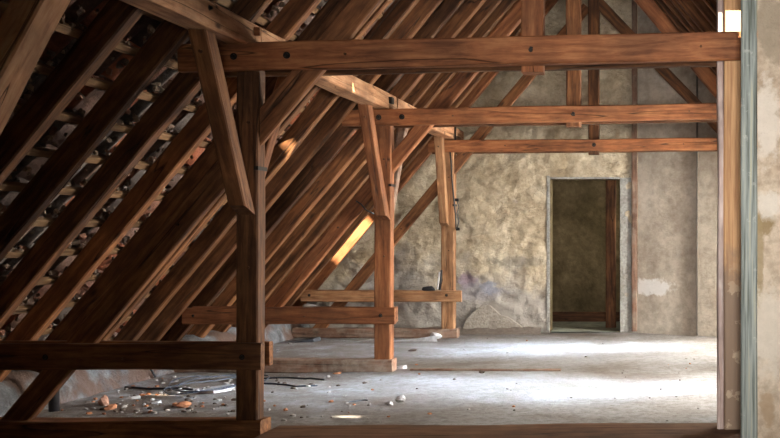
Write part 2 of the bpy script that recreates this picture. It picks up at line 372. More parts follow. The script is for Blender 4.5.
# door reveal + room behind
RB = 17.75
bm = bmesh.new(); t = .36
def quad(bm, pts, mi=0):
    f = bm.faces.new([bm.verts.new(p) for p in pts]); f.material_index = mi
quad(bm, [(DX0, WALLY, -.02), (DX0, WALLY, DZ1), (DX0, WALLY+t, DZ1), (DX0, WALLY+t, -.02)], 0)
quad(bm, [(DX1, WALLY, -.02), (DX1, WALLY+t, -.02), (DX1, WALLY+t, DZ1), (DX1, WALLY, DZ1)], 0)
quad(bm, [(DX0, WALLY, DZ1), (DX1, WALLY, DZ1), (DX1, WALLY+t, DZ1), (DX0, WALLY+t, DZ1)], 0)
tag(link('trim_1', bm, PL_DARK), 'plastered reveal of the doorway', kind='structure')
bm = bmesh.new()       # pale band of plaster around the opening
b_ = .05
for (x0, x1, z0, z1) in ((DX0-b_, DX0, 0, DZ1+b_), (DX1, DX1+.17, 0, DZ1+.02), (DX0, DX1, DZ1, DZ1+.03)):
    box_bm(bm, x0, x1, WALLY-.022, WALLY+.03, z0, z1)
bmesh.ops.bevel(bm, geom=bm.edges[:], offset=.006, segments=1, affect='EDGES')
tag(link('trim_2', bm, PL_WHITE), 'pale bluish plaster band around the doorway', kind='structure')
bm = bmesh.new()
x0, x1 = DX0-.5, DX1+.6
for pts in ([(x0, RB, -.02), (x1, RB, -.02), (x1, RB, 2.8), (x0, RB, 2.8)], [(x0, WALLY+t, -.02), (x0, RB, -.02), (x0, RB, 2.8), (x0, WALLY+t, 2.8)],
            [(x1, WALLY+t, -.02), (x1, WALLY+t, 2.8), (x1, RB, 2.8), (x1, RB, -.02)], [(x0, WALLY+t, 2.8), (x0, RB, 2.8), (x1, RB, 2.8), (x1, WALLY+t, 2.8)],
            [(x0, WALLY+t, 0), (DX0, WALLY+t, 0), (DX0, WALLY+t, 2.8), (x0, WALLY+t, 2.8)], [(DX1, WALLY+t, 0), (x1, WALLY+t, 0), (x1, WALLY+t, 2.8), (DX1, WALLY+t, 2.8)],
            [(DX0, WALLY+t, DZ1), (DX1, WALLY+t, DZ1), (DX1, WALLY+t, 2.8), (DX0, WALLY+t, 2.8)]):
    quad(bm, pts)
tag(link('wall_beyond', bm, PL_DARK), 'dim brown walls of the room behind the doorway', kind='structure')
bm = bmesh.new(); quad(bm, [(x0, WALLY-.02, .006), (x1, WALLY-.02, .006), (x1, RB, .006), (x0, RB, .006)])
FL2 = plain('pale_green_screed', (.30, .33, .27), .8, c2=(.42, .45, .38), scale=6)
tag(link('floor_beyond', bm, FL2), 'pale greenish floor behind the doorway', kind='structure')
o = box('baseboard_beyond', x0, x1, RB-.05, RB, 0, .17, W_DARK); tag(o, kind='structure')
o = bar('timber_stud', ((611-CX)/F*16.6, 16.6, 0), ((611-CX)/F*16.6, 16.6, 2.79), .16, .14, W_DARK, up=(0, 1, 0))
tag(o, 'dark red-brown upright timber standing inside the doorway', 'post')
# stud set in the wall right of the door, and a dark joint line further right
o = bar('wall_stud', P(634.5, 331, WALLY-.03), (P(634.5, 331, WALLY-.03).x, WALLY-.03, 5.1), .085, .10, W_SILL, up=(0, 1, 0))
tag(o, 'narrow brown timber stud set in the far wall right of the doorway', 'post')
xs = (697-CX)/F*15.42
o = box('trim_3', xs-.012, xs+.014, 15.36, 15.62, 0, 4.2, plain('dark_joint', (.10, .085, .07))); tag(o, kind='structure')
# rubble bank of fallen mortar at the foot of the wall
def bank(x, t):
    h = .09*(1+.6*noise.noise(Vector((x*2.5, 1, 1))))
    prof = [(0, h), (.06, h*.85), (.13, h*.35), (.2, 0)]
    i = min(3, int(t)); a = prof[i]
    return Vector((x, WALLY-.05-a[0], a[1]+noise.noise(Vector((x*9, t*3, 4)))*.02-.012))
bm = grid(lin(-5.3, DX0-.12, .05), [0, 1, 2, 3], bank)
tag(link('mortar_bank', bm, plain('grey_mortar', (.20, .17, .15), .95), smooth=True), 'low bank of crumbled mortar along the foot of the gable wall', 'rubble', kind='stuff')
# bare render patch right of the third post
bm = bmesh.new()
pa = [P(x, y, WALLY-.06) for x, y in ((463, 330), (466, 320), (472, 314), (477, 309), (483, 306), (489, 305), (494, 309), (500, 315), (508, 317), (515, 322), (521, 326), (527, 331))]
pa = [Vector((p.x, WALLY-.085, max(p.z, 0))) for i, p in enumerate(pa)]
front = [bm.verts.new(p) for p in pa]; back = [bm.verts.new(p+Vector((0, .12, 0))) for p in pa]
bm.faces.new(front)
for i in range(len(pa)): bm.faces.new((front[i], back[i], back[(i+1) % len(pa)], front[(i+1) % len(pa)]))
bmesh.ops.recalc_face_normals(bm, faces=bm.faces[:])
o = tag(link('trim_4', bm, PL_FALL), 'beige render patch low on the gable wall', kind='structure')

# ------------------------------------------------------------------ eaves kerb on the left, other walls
def kerb(x, t):
    n_ = noise.fractal(Vector((x*2.6, t, 2)), 1, 2, 3)*.05
    pr = [(-5.34, -.02), (-5.39, .10), (-5.44, .19), (-5.50, .26), (-5.62, .29), (-5.85, .29)]
    a = pr[int(t)]; return Vector((a[0]+n_, x, a[1]+n_*.5))
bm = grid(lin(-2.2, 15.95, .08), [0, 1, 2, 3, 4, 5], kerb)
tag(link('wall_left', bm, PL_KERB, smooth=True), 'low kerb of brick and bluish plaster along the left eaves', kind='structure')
bm = bmesh.new(); FW = (-.45, .95, .75, 2.45)
box_bm(bm, -6.4, FW[0], -2.3, -2.1, -.05, 6.2); box_bm(bm, FW[1], 3.5, -2.3, -2.1, -.05, 6.2)
box_bm(bm, FW[0], FW[1], -2.3, -2.1, -.05, FW[2]); box_bm(bm, FW[0], FW[1], -2.3, -2.1, FW[3], 6.2)
tag(link('wall_front', bm, PL_FRONT), 'plaster wall behind the viewer', kind='structure')
WINS = ((9.55, 10.95), (13.1, 14.5))
KX = 2.62
# knee wall on the right (continuous below the dormers)
bm = bmesh.new(); box_bm(bm, KX, KX+.2, -2.1, 15.9, -.02, .55)
tag(link('wall_right', bm, PL_PANEL), 'low plastered knee wall on the right', kind='structure')

# near partition on the right: painted jamb and beige plaster
PY0, PY1 = 7.05, 7.35
JX0, JX1 = (741-CX)/F*PY0, (757.5-CX)/F*PY0
def pf(x, z): return Vector((x, PY0+.015-noise.fractal(Vector((x*2, z*2, 7)), 1, 2, 4)*.012, z))
bm = grid(lin(JX1, 2.62, .05), lin(-.05, zr(JX1)+.1, .05), pf, lambda x, z: z < zr(x)+.02)
for v in list(bm.verts): pass
tag(link('wall_partition', bm, PL_FRONT, smooth=True), 'beige stained plaster partition at the right edge', kind='structure')
def paint_mat():
    m, nt, b, out = nodes('flaking_grey_paint'); L = nt.links.new
    tc = N(nt, 'ShaderNodeTexCoord')
    mp = N(nt, 'ShaderNodeMapping'); mp.inputs['Scale'].default_value = (1.1, 42, 42); L(tc.outputs['Object'], mp.inputs[0])
    n = N(nt, 'ShaderNodeTexNoise', Scale=1.2, Detail=6, Roughness=.6); L(mp.outputs[0], n.inputs['Vector'])
    r = ramp(nt, [(.36, (.06, .07, .055)), (.46, (.15, .175, .165)), (.55, (.25, .28, .27)), (.66, (.33, .33, .25))]); L(n.outputs['Fac'], r.inputs[0])
    n2 = N(nt, 'ShaderNodeTexNoise', Scale=7, Detail=6, Roughness=.7); L(tc.outputs['Object'], n2.inputs['Vector'])
    r2 = ramp(nt, [(.60, (0, 0, 0)), (.68, (.6, .6, .6))]); L(n2.outputs['Fac'], r2.inputs[0])
    c = mix(nt, r2.outputs[0], r.outputs[0], (.46, .47, .44))
    L(c, b.inputs['Base Color']); b.inputs['Roughness'].default_value = .6
    bp = N(nt, 'ShaderNodeBump', Strength=.7, Distance=.01); L(n.outputs['Fac'], bp.inputs['Height']); L(bp.outputs[0], b.inputs['Normal'])
    return m
jz = zr(JX0)-.02
o = bar('door_jamb', ((JX0+JX1)/2, PY0+.025, -.01), ((JX0+JX1)/2, PY0+.025, jz), JX1-JX0, .05, paint_mat(), up=(0, 1, 0), rough=.003)
tag(o, 'grey-green jamb with flaking paint at the edge of the beige plaster partition', 'door jamb')

# ------------------------------------------------------------------ rafters
RY = [.4, 1.1, 1.85, 2.55, 3.3, 4.0, 4.62, 5.25, 5.92, 6.62, 7.3, 7.98, 8.66, 9.32, 9.98, 10.66, 11.22, 11.84, 12.5, 13.12, 13.62, 14.22, 14.62, 14.97, 15.56]
SHOWN = range(len(RY))
n_r = len(RY)
raf_lab = {}
for i, y in enumerate(RY):
    k = n_r-i
    foot = -5.60; head = XC-.04
    p0 = Vector((foot, y, zl(foot)))+NL*RD/2; p1 = Vector((head, y, zl(head)))+NL*RD/2
    m = W_RAF2 if i in (12, 16, 18, 21) else (W_WARM if i == n_r-1 else (W_DARK if i in (9, 10, 11, 17) else W_RAFT))
    o = bar('rafter', p0, p1, RW+R.uniform(-.012, .018), RD, m, up=NL, rough=.006, sag=R.uniform(-.012, .012))
    near = min((('the near post', T1), ('the middle post', T2), ('the far post', T3)), key=lambda t: abs(t[1]-y))
    nth = ['first', 'second', 'third', 'fourth', 'fifth', 'sixth', 'seventh', 'eighth', 'ninth', 'tenth', 'eleventh', 'twelfth', 'thirteenth', 'fourteenth', 'fifteenth', 'sixteenth', 'seventeenth', 'eighteenth', 'nineteenth', 'twentieth', 'twenty-first', 'twenty-second', 'twenty-third', 'twenty-fourth', 'twenty-fifth'][k-1]
    look = 'reddish sunlit' if k == 1 else ('reddish brown' if m is W_RAF2 else ('very dark brown' if m is W_DARK else 'brown'))
    tag(o, '%s left-slope rafter, %s from the gable wall, near %s' % (look, nth, near[0]), 'rafter', 'rafters of the left slope')
    if 9 <= i < n_r-1 and i != 10:
        foot = 3.3; hd = XC+.04
        if any(a-.1 < y < b+.1 for a, b in WINS): foot = 1.60
        yr = y+(.22 if i == 18 else 0)
        p0 = Vector((foot, yr, zr(foot)))+NR*RD/2; p1 = Vector((hd, yr, zr(hd)))+NR*RD/2
        o = bar('rafter', p0, p1, RW, RD, W_DARK if i % 2 else W_RAFT, up=NR, rough=.005)
        tag(o, 'dark rafter of the right roof slope, %s from the gable wall' % nth, 'rafter', 'rafters of the right slope')
o = box('ridge_board', XC-.03, XC+.03, .2, 15.8, ZRIDGE+.12, ZRIDGE+.30, W_DARK)
tag(o, 'dark ridge board where the two roof slopes meet', 'ridge board')

# battens on the left slope
s_len = 7.2; BS = .305
foot = Vector((-5.95, 0, zl(-5.95)))+NL*(RD+.021)
nb = 0; s = .12; srows = []
while s < 6.6:
    srows.append(s); s += BS
for j, s in enumerate(srows):
    p = foot+UL*s
    o = bar('roof_batten', (p.x, 2.0, p.z), (p.x, 15.75, p.z), .058, .040, W_BATT, up=NL, rough=.003, chamfer=.004)
    tag(o, 'light roof batten across the left rafters, row %s up from the eaves' % ['one', 'two', 'three', 'four', 'five', 'six', 'seven', 'eight', 'nine', 'ten', 'eleven', 'twelve', 'thirteen', 'fourteen', 'fifteen', 'sixteen', 'seventeen', 'eighteen', 'nineteen', 'twenty', 'twenty-one', 'twenty-two'][j], 'batten', 'battens of the left slope')
# clay tiles of the left slope: curved pantiles overlapping, uneven, each its own clay colour
bm = bmesh.new(); cl = bm.loops.layers.float_color.new('piece')
clay = [(.17, .07, .045), (.12, .065, .05), (.22, .085, .05), (.10, .075, .065), (.18, .10, .075), (.17, .14, .125), (.08, .05, .04), (.30, .085, .035)]
TW = .205; y = 1.7; ncol = int(14.3/TW)
for j, s in enumerate([srows[0]-BS]+srows):
    for i in range(ncol):
        if R.random() < .0: continue
        c = R.choice(clay); v = R.uniform(.75, 1.2); c = (c[0]*v, c[1]*v, c[2]*v, 1)
        y0 = 1.7+i*TW+R.uniform(-.012, .012)+(TW/2 if False else 0)
        base = foot+NL*.018; rings = []
        s0, s1 = s-.10+R.uniform(-.015, .015), s+BS+.03
        lift0, lift1 = .052+R.uniform(0, .014), .004+R.uniform(0, .01); tilt = R.uniform(-.012, .012)
        for q in range(7):
            u = q/6; yy = y0+(u-.04)*TW*1.13
            hgt = .030*math.sin(u*2*math.pi)
            col_ = []
            for (ss, lf) in ((s0, lift0), (s1, lift1)):
                p = base+UL*ss+NL*(lf+hgt+tilt*(u-.5)+.03); col_.append(bm.verts.new((p.x, yy, p.z)))
            rings.append(col_)
        for q in range(6):
            f = bm.faces.new((rings[q][0], rings[q+1][0], rings[q+1][1], rings[q][1]))
            f.smooth = True
            for l in f.loops: l[cl] = c
left_tiles = tag(link('ceiling_left', bm, TILE), 'clay roof tiles of the left slope', kind='structure')
sm = left_tiles.modifiers.new('thick', 'SOLIDIFY'); sm.thickness = .012; sm.offset = 1
# torching: crumbly mortar lumps packed above the battens
bm = bmesh.new(); cl = bm.loops.layers.float_color.new('piece')
for j, s in enumerate(srows):
    yy = 3.6
    while yy < 15.6:
        yy += R.uniform(.016, .05)*(1 if yy < 10.5 else 1.9)
        if R.random() < .18: continue
        r = R.uniform(.012, .034)
        p = foot+UL*(s+.03+R.random()**1.6*.17)+NL*R.uniform(-.01, .045)
        M = Matrix.Translation((p.x, yy, p.z)) @ Matrix.Rotation(R.uniform(0, 6), 4, Vector((R.random(), R.random(), R.random()+.1)).normalized()) @ Matrix.Diagonal((1, R.uniform(.6, 1.3), R.uniform(.45, .9), 1))
        g = bmesh.ops.create_icosphere(bm, subdivisions=1, radius=r, matrix=M)
        c = R.choice([(.24, .17, .12), (.34, .26, .19), (.17, .11, .08), (.30, .14, .09), (.12, .085, .065)])
        for v in g['verts']:
            v.co += Vector((R.uniform(-1, 1), R.uniform(-1, 1), R.uniform(-1, 1)))*r*.3
        for f in {f for v in g['verts'] for f in v.link_faces}:
            for l in f.loops: l[cl] = (*c, 1)
mo = link('mortar', bm, MORTAR); place(mo, left_tiles)
tag(mo, 'crumbling mortar lumps packed between the tiles and battens of the left slope', kind='stuff')

# ------------------------------------------------------------------ sun direction, right roof sheet with the holes the sun comes through
SUN = Vector((.80, -.50, .40)).normalized()          # towards the sun
def hit_right(p):                                     # where the ray from p to the sun leaves through the right slope
    p = Vector(p); off = .19                         # sheet lies on the rafters
    nd = NR.dot(SUN); q0 = Vector((XR, 0, EYE))+NR*off
    t_ = NR.dot(q0-p)/nd
    q = p+SUN*t_
    return q, (q-q0).dot(UR), q.y
holes = []
def sunpatch(c, a, b):                               # patch centre and its two half-axes in the attic
    c, a, b = Vector(c), Vector(a), Vector(b)
    holes.append([hit_right(c+a*i+b*j)[1:] for i, j in ((-1, -1), (1, -1), (1, 1), (-1, 1))])
# holes shaped to place the sun patches: over the brown post, towards the last rafters, slivers onto the floor
sunpatch((.50, 7.6, 2.98), (.10, 0, 0), (0, 0, .14))
sunpatch(P(349, 240, 15.53), (.25, 0, .30), (.09, 0, -.07))
sunpatch(P(281, 153, 10.60), (.10, 0, .12), (.09, 0, -.07))
sunpatch(P(350, 415.5, 8.63), (.09, 0, 0), (0, .04, 0))
sunpatch(P(163, 394, 9.78), (.08, 0, 0), (0, .035, 0))
bm = bmesh.new()
S0, S1, Y0s, Y1s = -1.45, 5.35, -2.1, 15.95
rects = []
def loop(pts):
    vs = [bm.verts.new((p[1], p[0], 0)) for p in pts]
    return [bm.edges.new((vs[i], vs[(i+1) % len(vs)])) for i in range(len(vs))]
dor = []
sdz = lambda z: (z-EYE)/UR.z
D0, D1 = -1.1, sdz(2.36)                             # dormer openings along the slope
edges = loop([(S0, Y0s), (S1, Y0s), (S1, Y1s), (S0, Y1s)])
for h in holes: edges += loop(h)
for a, b in WINS: edges += loop([(D0, a), (D1, a), (D1, b), (D0, b)])
bmesh.ops.triangle_fill(bm, use_beauty=True, use_dissolve=False, edges=edges)
q0 = Vector((XR, 0, EYE))+NR*.19
for v in bm.verts:
    p = q0+UR*v.co.y; v.co = Vector((p.x, v.co.x, p.z))
print('right sheet faces', len(bm.faces), 'hole s/y', holes[0][0], holes[1][0])
o = tag(link('ceiling_right', bm, W_DARK), 'boarded underside of the right roof slope', kind='structure')
sm = o.modifiers.new('thick', 'SOLIDIFY'); sm.thickness = .02; sm.offset = 0
# ridge cap closes the top
bm = bmesh.new()
for X, Z in ((XC-.35, zl(XC-.35)+.46), (XC, ZRIDGE+.52), (XC+.35, zl(XC-.35)+.46)):
    bm.verts.new((X, -2.1, Z)); bm.verts.new((X, 15.95, Z))
bm.verts.ensure_lookup_table()
for i in (0, 2): bm.faces.new((bm.verts[i], bm.verts[i+1], bm.verts[i+3], bm.verts[i+2]))
tag(link('ceiling_ridge', bm, TILE), 'ridge tiles', kind='structure')
# the part of the left slope behind the viewer is closed by boards
bm = bmesh.new(); a = foot-UL*.6+NL*.20; b = foot+UL*7.0+NL*.20
quad(bm, [(a.x, -2.1, a.z), (a.x, 1.9, a.z), (b.x, 1.9, b.z), (b.x, -2.1, b.z)])
tag(link('ceiling_left_near', bm, W_DARK), kind='structure')

# dormers (cheeks, flat top, window with glazing bars)
GL, nt, b, out = nodes('sun_diffusing_glass')  # translucent panes made to keep the sharp sun out of the attic
tr = N(nt, 'ShaderNodeBsdfTranslucent', Color=(.85, .9, .95, 1)); gl = N(nt, 'ShaderNodeBsdfGlossy', Roughness=.3); ms = N(nt, 'ShaderNodeMixShader', Fac=.1)
nt.links.new(tr.outputs[0], ms.inputs[1]); nt.links.new(gl.outputs[0], ms.inputs[2]); nt.links.new(ms.outputs[0], out.inputs[0])
for n_, (a, b) in enumerate(WINS, 1):
    bm = bmesh.new(); zt = 2.42; xo = KX+.12; xi = 1.55
    box_bm(bm, xi, xo+.1, a-.05, a, .5, zt); box_bm(bm, xi, xo+.1, b, b+.05, .5, zt); box_bm(bm, xi-.1, xo+.14, a-.05, b+.05, zt, zt+.05)
    # cut the cheeks to outside the slope by keeping them as short walls
    for v in bm.verts:
        if v.co.z < 1 and v.co.x < 2: v.co.x = 2.2
    tag(link('wall_dormer_%d' % n_, bm, PL_PANEL), kind='structure')
    fr = bmesh.new()
    for (y0, y1, z0, z1) in ((a, b, .55, .61), (a, b, zt-.06, zt), (a, a+.06, .61, zt-.06), (b-.06, b, .61, zt-.06), ((a+b)/2-.03, (a+b)/2+.03, .61, zt-.06)):
        box_bm(fr, xo-.03, xo+.03, y0, y1, z0, z1)
    w = tag(link('window_%d' % n_, fr, W_SILL), kind='structure')
    pb = bmesh.new(); quad(pb, [(xo, a+.06, .61), (xo, b-.06, .61), (xo, b-.06, zt-.06), (xo, a+.06, zt-.06)])
    pane = link('pane', pb, GL); place(pane, w)

fr = bmesh.new(); x0, x1, z0, z1 = FW
for q in ((x0, x1, z0, z0+.06), (x0, x1, z1-.06, z1), (x0, x0+.06, z0+.06, z1-.06), (x1-.06, x1, z0+.06, z1-.06), ((x0+x1)/2-.03, (x0+x1)/2+.03, z0+.06, z1-.06)):
    box_bm(fr, q[0], q[1], -2.24, -2.18, q[2], q[3])
w = tag(link('window_3', fr, W_SILL), kind='structure')
pb = bmesh.new(); quad(pb, [(x0+.06, -2.21, z0+.06), (x1-.06, -2.21, z0+.06), (x1-.06, -2.21, z1-.06), (x0+.06, -2.21, z1-.06)])
pane = link('pane', pb, GL); place(pane, w)

# ------------------------------------------------------------------ the trusses
def lean(k): return R.uniform(-k, k)
names = {1: 'near', 2: 'middle', 3: 'far'}
TR = {1: dict(Y=T1, xl=235, xr=257, sill_top=421, m=W_DARK), 2: dict(Y=T2, xl=374, xr=390.5, m=W_WARM), 3: dict(Y=T3, xl=441, xr=454, m=W_TAN)}
strap_m = IRON
for k, t in TR.items():
    Y = t['Y']; s = F/Y; nm = names[k]; grp = 'roof truss timbers'
    xl, xr = (t['xl']-CX)/s, (t['xr']-CX)/s; xm = (xl+xr)/2; w = xr-xl
    zs = .15 if k == 1 else .135
    # floor sill
    se = -2.93 if k == 1 else (-2.97 if k == 2 else -3.0)
    so = bar('sill_beam', (-5.36 if k > 1 else -5.36, Y+.08, zs/2-.008), (se, Y+.08, zs/2-.008), .21, zs, W_SILL if k > 1 else W_RAF2, rough=.007, chamfer=.014)
    tag(so, {1: 'dark sill beam on the floor under the near post', 2: 'dusty sill beam on the floor under the middle post', 3: 'short brown sill beam in front of the gable wall under the far post'}[k], 'beam', 'sill beams')
    # post
    po = bar('post', (xm, Y+.078, zs-.008), (xm+(0.01 if k == 1 else 0), Y+.078, 2.855), w, .155, t['m'], up=(0, 1, 0), rough=.005, chamfer=.012)
    tag(po, {1: 'dark brown upright post, nearest of the three on the left', 2: 'reddish upright post, middle one of the three', 3: 'slender tan post in front of the gable wall, with a black strap'}[k], 'post', 'purlin posts')
    # twin rails clasping the post
    rx = -5.22
    rm = {1: W_RAF2, 2: W_WARM, 3: W_TAN}[k]
    zb = .515; zt_ = {1: .705, 2: .695, 3: .675}[k]
    r1 = bar('rail', (rx, Y-.037, (zb+zt_)/2), (-2.905 if k == 1 else -2.93, Y-.037, (zb+zt_)/2), .072, zt_-zb, rm, rough=.004)
    tag(r1, {1: 'low dark rail bolted across the front of the near post', 2: 'low reddish rail bolted across the front of the middle post', 3: 'low tan rail bolted across the front of the far post'}[k], 'rail', 'low rails across the posts')
    r2 = bar('rail', (rx, Y+.195, (zb+zt_)/2), ({1: -2.93, 2: -2.97, 3: -3.0}[k], Y+.195, (zb+zt_)/2), .072, zt_-zb-.012, rm, rough=.004)
    tag(r2, {1: 'low dark rail behind the near post, only its end showing', 2: 'low reddish rail behind the middle post, only its end showing', 3: 'low tan rail behind the far post, only its end showing'}[k], 'rail', 'rear rails behind the posts')
    for bx in ((-4.45, xm) if k == 1 else (-5.1, xm)): bolt(r1, (bx, Y-.073, .61), r=.014)
    # tie beams: twin clamps at purlin height, slightly out of level as in the attic
    pix = {1: ((43.5, 34), (71.5, 60.5)), 2: ((110, 102), (126, 121)), 3: ((140.5, 138), (152.5, 150))}[k]
    tl, tr_ = pix[0]; bl, br = pix[1]
    xa, xb = {1: (262, 741), 2: (380, 717), 3: (455, 717)}[k]
    def zat(x, y): return EYE+(CY-y)/s
    cl_, cr_ = (zat(0, tl)+zat(0, bl))/2, (zat(0, tr_)+zat(0, br))/2; hh = abs(zat(0, tl)-zat(0, bl))
    Xa, Xb = (xa-CX)/s, (xb-CX)/s; g_ = (cr_-cl_)/(Xb-Xa)
    X0, X1 = (-3.50 if k < 3 else -3.40), 1.30
    bmz = {1: W_WARM, 2: W_WARM, 3: W_TAN}[k]
    zc = lambda X: cl_+g_*(X-Xa)
    b1 = bar('tie_beam', (X0, Y-.036, zc(X0)), (X1, Y-.036, zc(X1)), .072, hh, bmz if k < 3 else W_WARM, rough=.006)
    tag(b1, {1: 'long brown tie beam at the top, nearest of the three, in front of its posts', 2: 'reddish tie beam in the middle of the three, front timber', 3: 'lowest and farthest tie beam in front of the gable wall'}[k], 'beam', 'tie beams')
    b2 = bar('tie_beam', (X0, Y+.195, zc(X0)-.006), (X1, Y+.195, zc(X1)-.006), .072, hh*.98, W_DARK, rough=.005)
    tag(b2, 'dark rear tie beam hidden behind the %s tie beam, only its underside edge visible' % nm, 'beam', 'rear tie beams')
    for bx in {1: (-3.1, -2.72, -.97), 2: (-3.1, -2.85, -1.0), 3: (-1.03,)}[k]: bolt(b1, (bx, Y-.074, zc(bx)+.0), r=.017 if k == 1 else .02)
    # hanging post from ridge
    kx = {1: (521.5, 543), 2: (566, 580.5), 3: (588, 599)}[k]
    ka, kb = (kx[0]-CX)/s, (kx[1]-CX)/s
    kp = bar('hanging_post', ((ka+kb)/2, Y+.078, zc(-1)-hh/2-.045), ((ka+kb)/2, Y+.078, ZRIDGE+.05), kb-ka, .155, {1: W_WARM, 2: W_RAF2, 3: W_DARK}[k], up=(0, 1, 0), rough=.004)
    tag(kp, {1: 'brown hanging post above the near tie beam, its foot just below it', 2: 'reddish hanging post crossing the middle tie beam', 3: 'dark hanging post crossing the farthest tie beam'}[k], 'post', 'hanging posts')
    # raking struts left and right
    Xs = {1: -3.60, 2: -3.62, 3: -3.86}[k]
    lo = {1: -4.86, 2: -4.92, 3: -5.05}[k]
    ft = Vector((Xs+(zs-.012-EYE)/TP, Y+.078, zs-.012)); tp_x = -1.14
    if k == 3: ft = Vector((-5.0, Y+.078, EYE+TP*(-5.0-Xs)))
    tpz = EYE+TP*(tp_x-Xs)
    st = bar('raking_strut', ft, (tp_x, Y+.078, tpz), .085, .15 if k > 1 else .17, {1: W_RAF2, 2: W_WARM, 3: W_RAF2}[k], up=NL, rough=.006, cut0=(0, 0, 1))
    tag(st, {1: 'long dark raking strut rising past the near post from the floor sill', 2: 'reddish raking strut rising from the floor past the middle post', 3: 'raking strut leaning across the gable wall behind the far post'}[k], 'strut', 'left raking struts')
    xr0 = {1: 1.92, 2: 1.87, 3: 1.55}[k]; Xe = 1.9 if k != 3 else 1.8
    tx = -.86 if k < 3 else -1.05; tq = TP if k < 3 else 1.04
    xr0 = xr0 if k < 3 else 2.22
    sr = bar('raking_strut', (Xe, Y+.078, EYE+tq*(xr0-Xe)), (tx, Y+.078, EYE+tq*(xr0-tx)), .085, .15, {1: W_ORNG, 2: W_WARM, 3: W_DARK}[k], up=NR, rough=.005)
    tag(sr, {1: 'orange strut end slanting behind the top of the right-hand brown post', 2: 'reddish strut slanting down to the right above the middle tie beam', 3: 'dark strut slanting down right across the far wall'}[k], 'strut', 'right raking struts')
    # knee braces along the purlin: one towards the viewer, one away
    if k == 1:   a0, a1, bw, bt = Vector((-3.035, Y-.08, 1.66)), Vector((-3.125, 7.06, 2.86)), .115, .16
    elif k == 2: a0, a1, bw, bt = Vector((-3.06, Y-.06, 1.66)), Vector((-3.165, 11.03, 2.86)), .12, .14
    else:        a0, a1, bw, bt = Vector((-3.17, Y-.06, 1.62)), Vector((-3.19, 14.75, 2.86)), .115, .13
    br1 = bar('knee_brace', a0, a1, bw, bt, {1: W_RAF2, 2: W_WARM, 3: W_TAN}[k], up=(0, -1, 0), rough=.005, cut0=(0, .35, 1), cut1=(0, 0, 1))
    tag(br1, {1: 'cracked brown knee brace leaning from the near post up to the purlin', 2: 'reddish knee brace leaning from the middle post up to the purlin', 3: 'tan knee brace in front of the far post'}[k], 'brace', 'front knee braces')
    if k < 3:
        br2 = bar('knee_brace', (-3.06, Y+.19, 1.86 if k == 1 else 1.75), (-3.10, Y+1.05, 2.86), .10, .10, {1: W_WARM, 2: W_SILL}[k], up=(0, -1, .0), rough=.004, cut1=(0, 0, 1))
        tag(br2, {1: 'slim brace rising away behind the near post', 2: 'greyish slim brace rising away behind the middle post'}[k], 'brace', 'rear knee braces')
    # iron strap round the post
    if True:
        zst = {1: 1.97, 2: 2.02, 3: 1.9}[k]
        sb = bmesh.new()
        x0_, x1_ = xl-.006, xr+.008
        for (xa_, xb_, ya_, yb_) in ((xr-.02, x1_+.004, Y-.012, Y-.002), (xr+.004, x1_+.004, Y-.012, Y+.165)):
            box_bm(sb, xa_, xb_, ya_, yb_, zst-.014, zst+.014)
        so_ = link('strap', sb, IRON); place(so_, po)
        for zz in (1.25, 2.3): bolt(po, (xm+.02, Y-.002, zz), r=.011, name='wooden_peg', m=W_DARK)
        bolt(br1, tuple(a0*.12+a1*.88+Vector((0, -bt*.55, 0))), r=.012, name='wooden_peg', m=W_DARK)
        bolt(st, (Xs+.05, Y+.078-.045, EYE+.06), r=.012, name='wooden_peg', m=W_DARK)
        for bx in (-2.3, .25): bolt(b1, (bx, Y-.072, zc(bx)), r=.010, name='wooden_peg', m=W_DARK)
        bolt(r1, (-3.9, Y-.072, .60), r=.010, name='wooden_peg', m=W_DARK)

# purlin in two scarfed lengths
p_m = Vector((-3.10, 0, 2.94))
o = bar('purlin', (-3.10, 3.2, 2.945), (-3.10, 7.78, 2.945), .20, .175, W_PALE, rough=.006, chamfer=.012)
tag(o, 'pale hewn purlin entering at the top, ending over the near post', 'beam', 'purlins')
bm = bmesh.new(); box_bm(bm, -.03, .03, -.012, .012, -.03, .03)
q = link('wooden_peg', bm, W_WARM, matrix=Matrix.Translation((-2.99, 7.66, 2.97))); place(q, o)
bolt(o, (-2.998, 6.9, 2.98), (1, 0, 0), r=.012)
o = bar('purlin', (-3.10, 7.80, 2.94), (-3.10, 11.72, 2.93), .20, .175, W_PALE, rough=.006, chamfer=.012)
tag(o, 'pale hewn purlin between the near and the middle post', 'beam', 'purlins')
bm = bmesh.new(); box_bm(bm, -.02, .02, -.05, .05, -.035, .035)
q = link('wooden_peg', bm, IRON, matrix=Matrix.Translation((-2.99, 11.42, 2.94))); place(q, o)
o = bar('purlin', (-3.10, 11.74, 2.93), (-3.10, 15.55, 2.92), .20, .17, W_PALE, rough=.006, chamfer=.012)
tag(o, 'greyish purlin end near the gable wall with an iron strap', 'beam', 'purlins')
bm = bmesh.new(); box_bm(bm, -.012, .012, -.02, .02, -.10, .10)
q = link('strap', bm, IRON, matrix=Matrix.Translation((-2.99, 14.9, 2.92))); place(q, o)

# brace of the truss nearer than the frame: big timber in the top left corner
o = bar('knee_brace', (-3.12, 4.56, 1.78), (-3.12, 5.40, 2.862), .165, .17, W_PALE, up=(0, -1, 0), rough=.006, cut1=(0, 0, 1))
tag(o, 'big pale brace cutting across the top left corner', 'brace')
o = bar('post', (-3.12, 4.44, -.01), (-3.12, 4.44, 2.855), .16, .15, W_DARK, up=(0, 1, 0)); tag(o, 'post left of the frame carrying the pale corner brace', 'post')

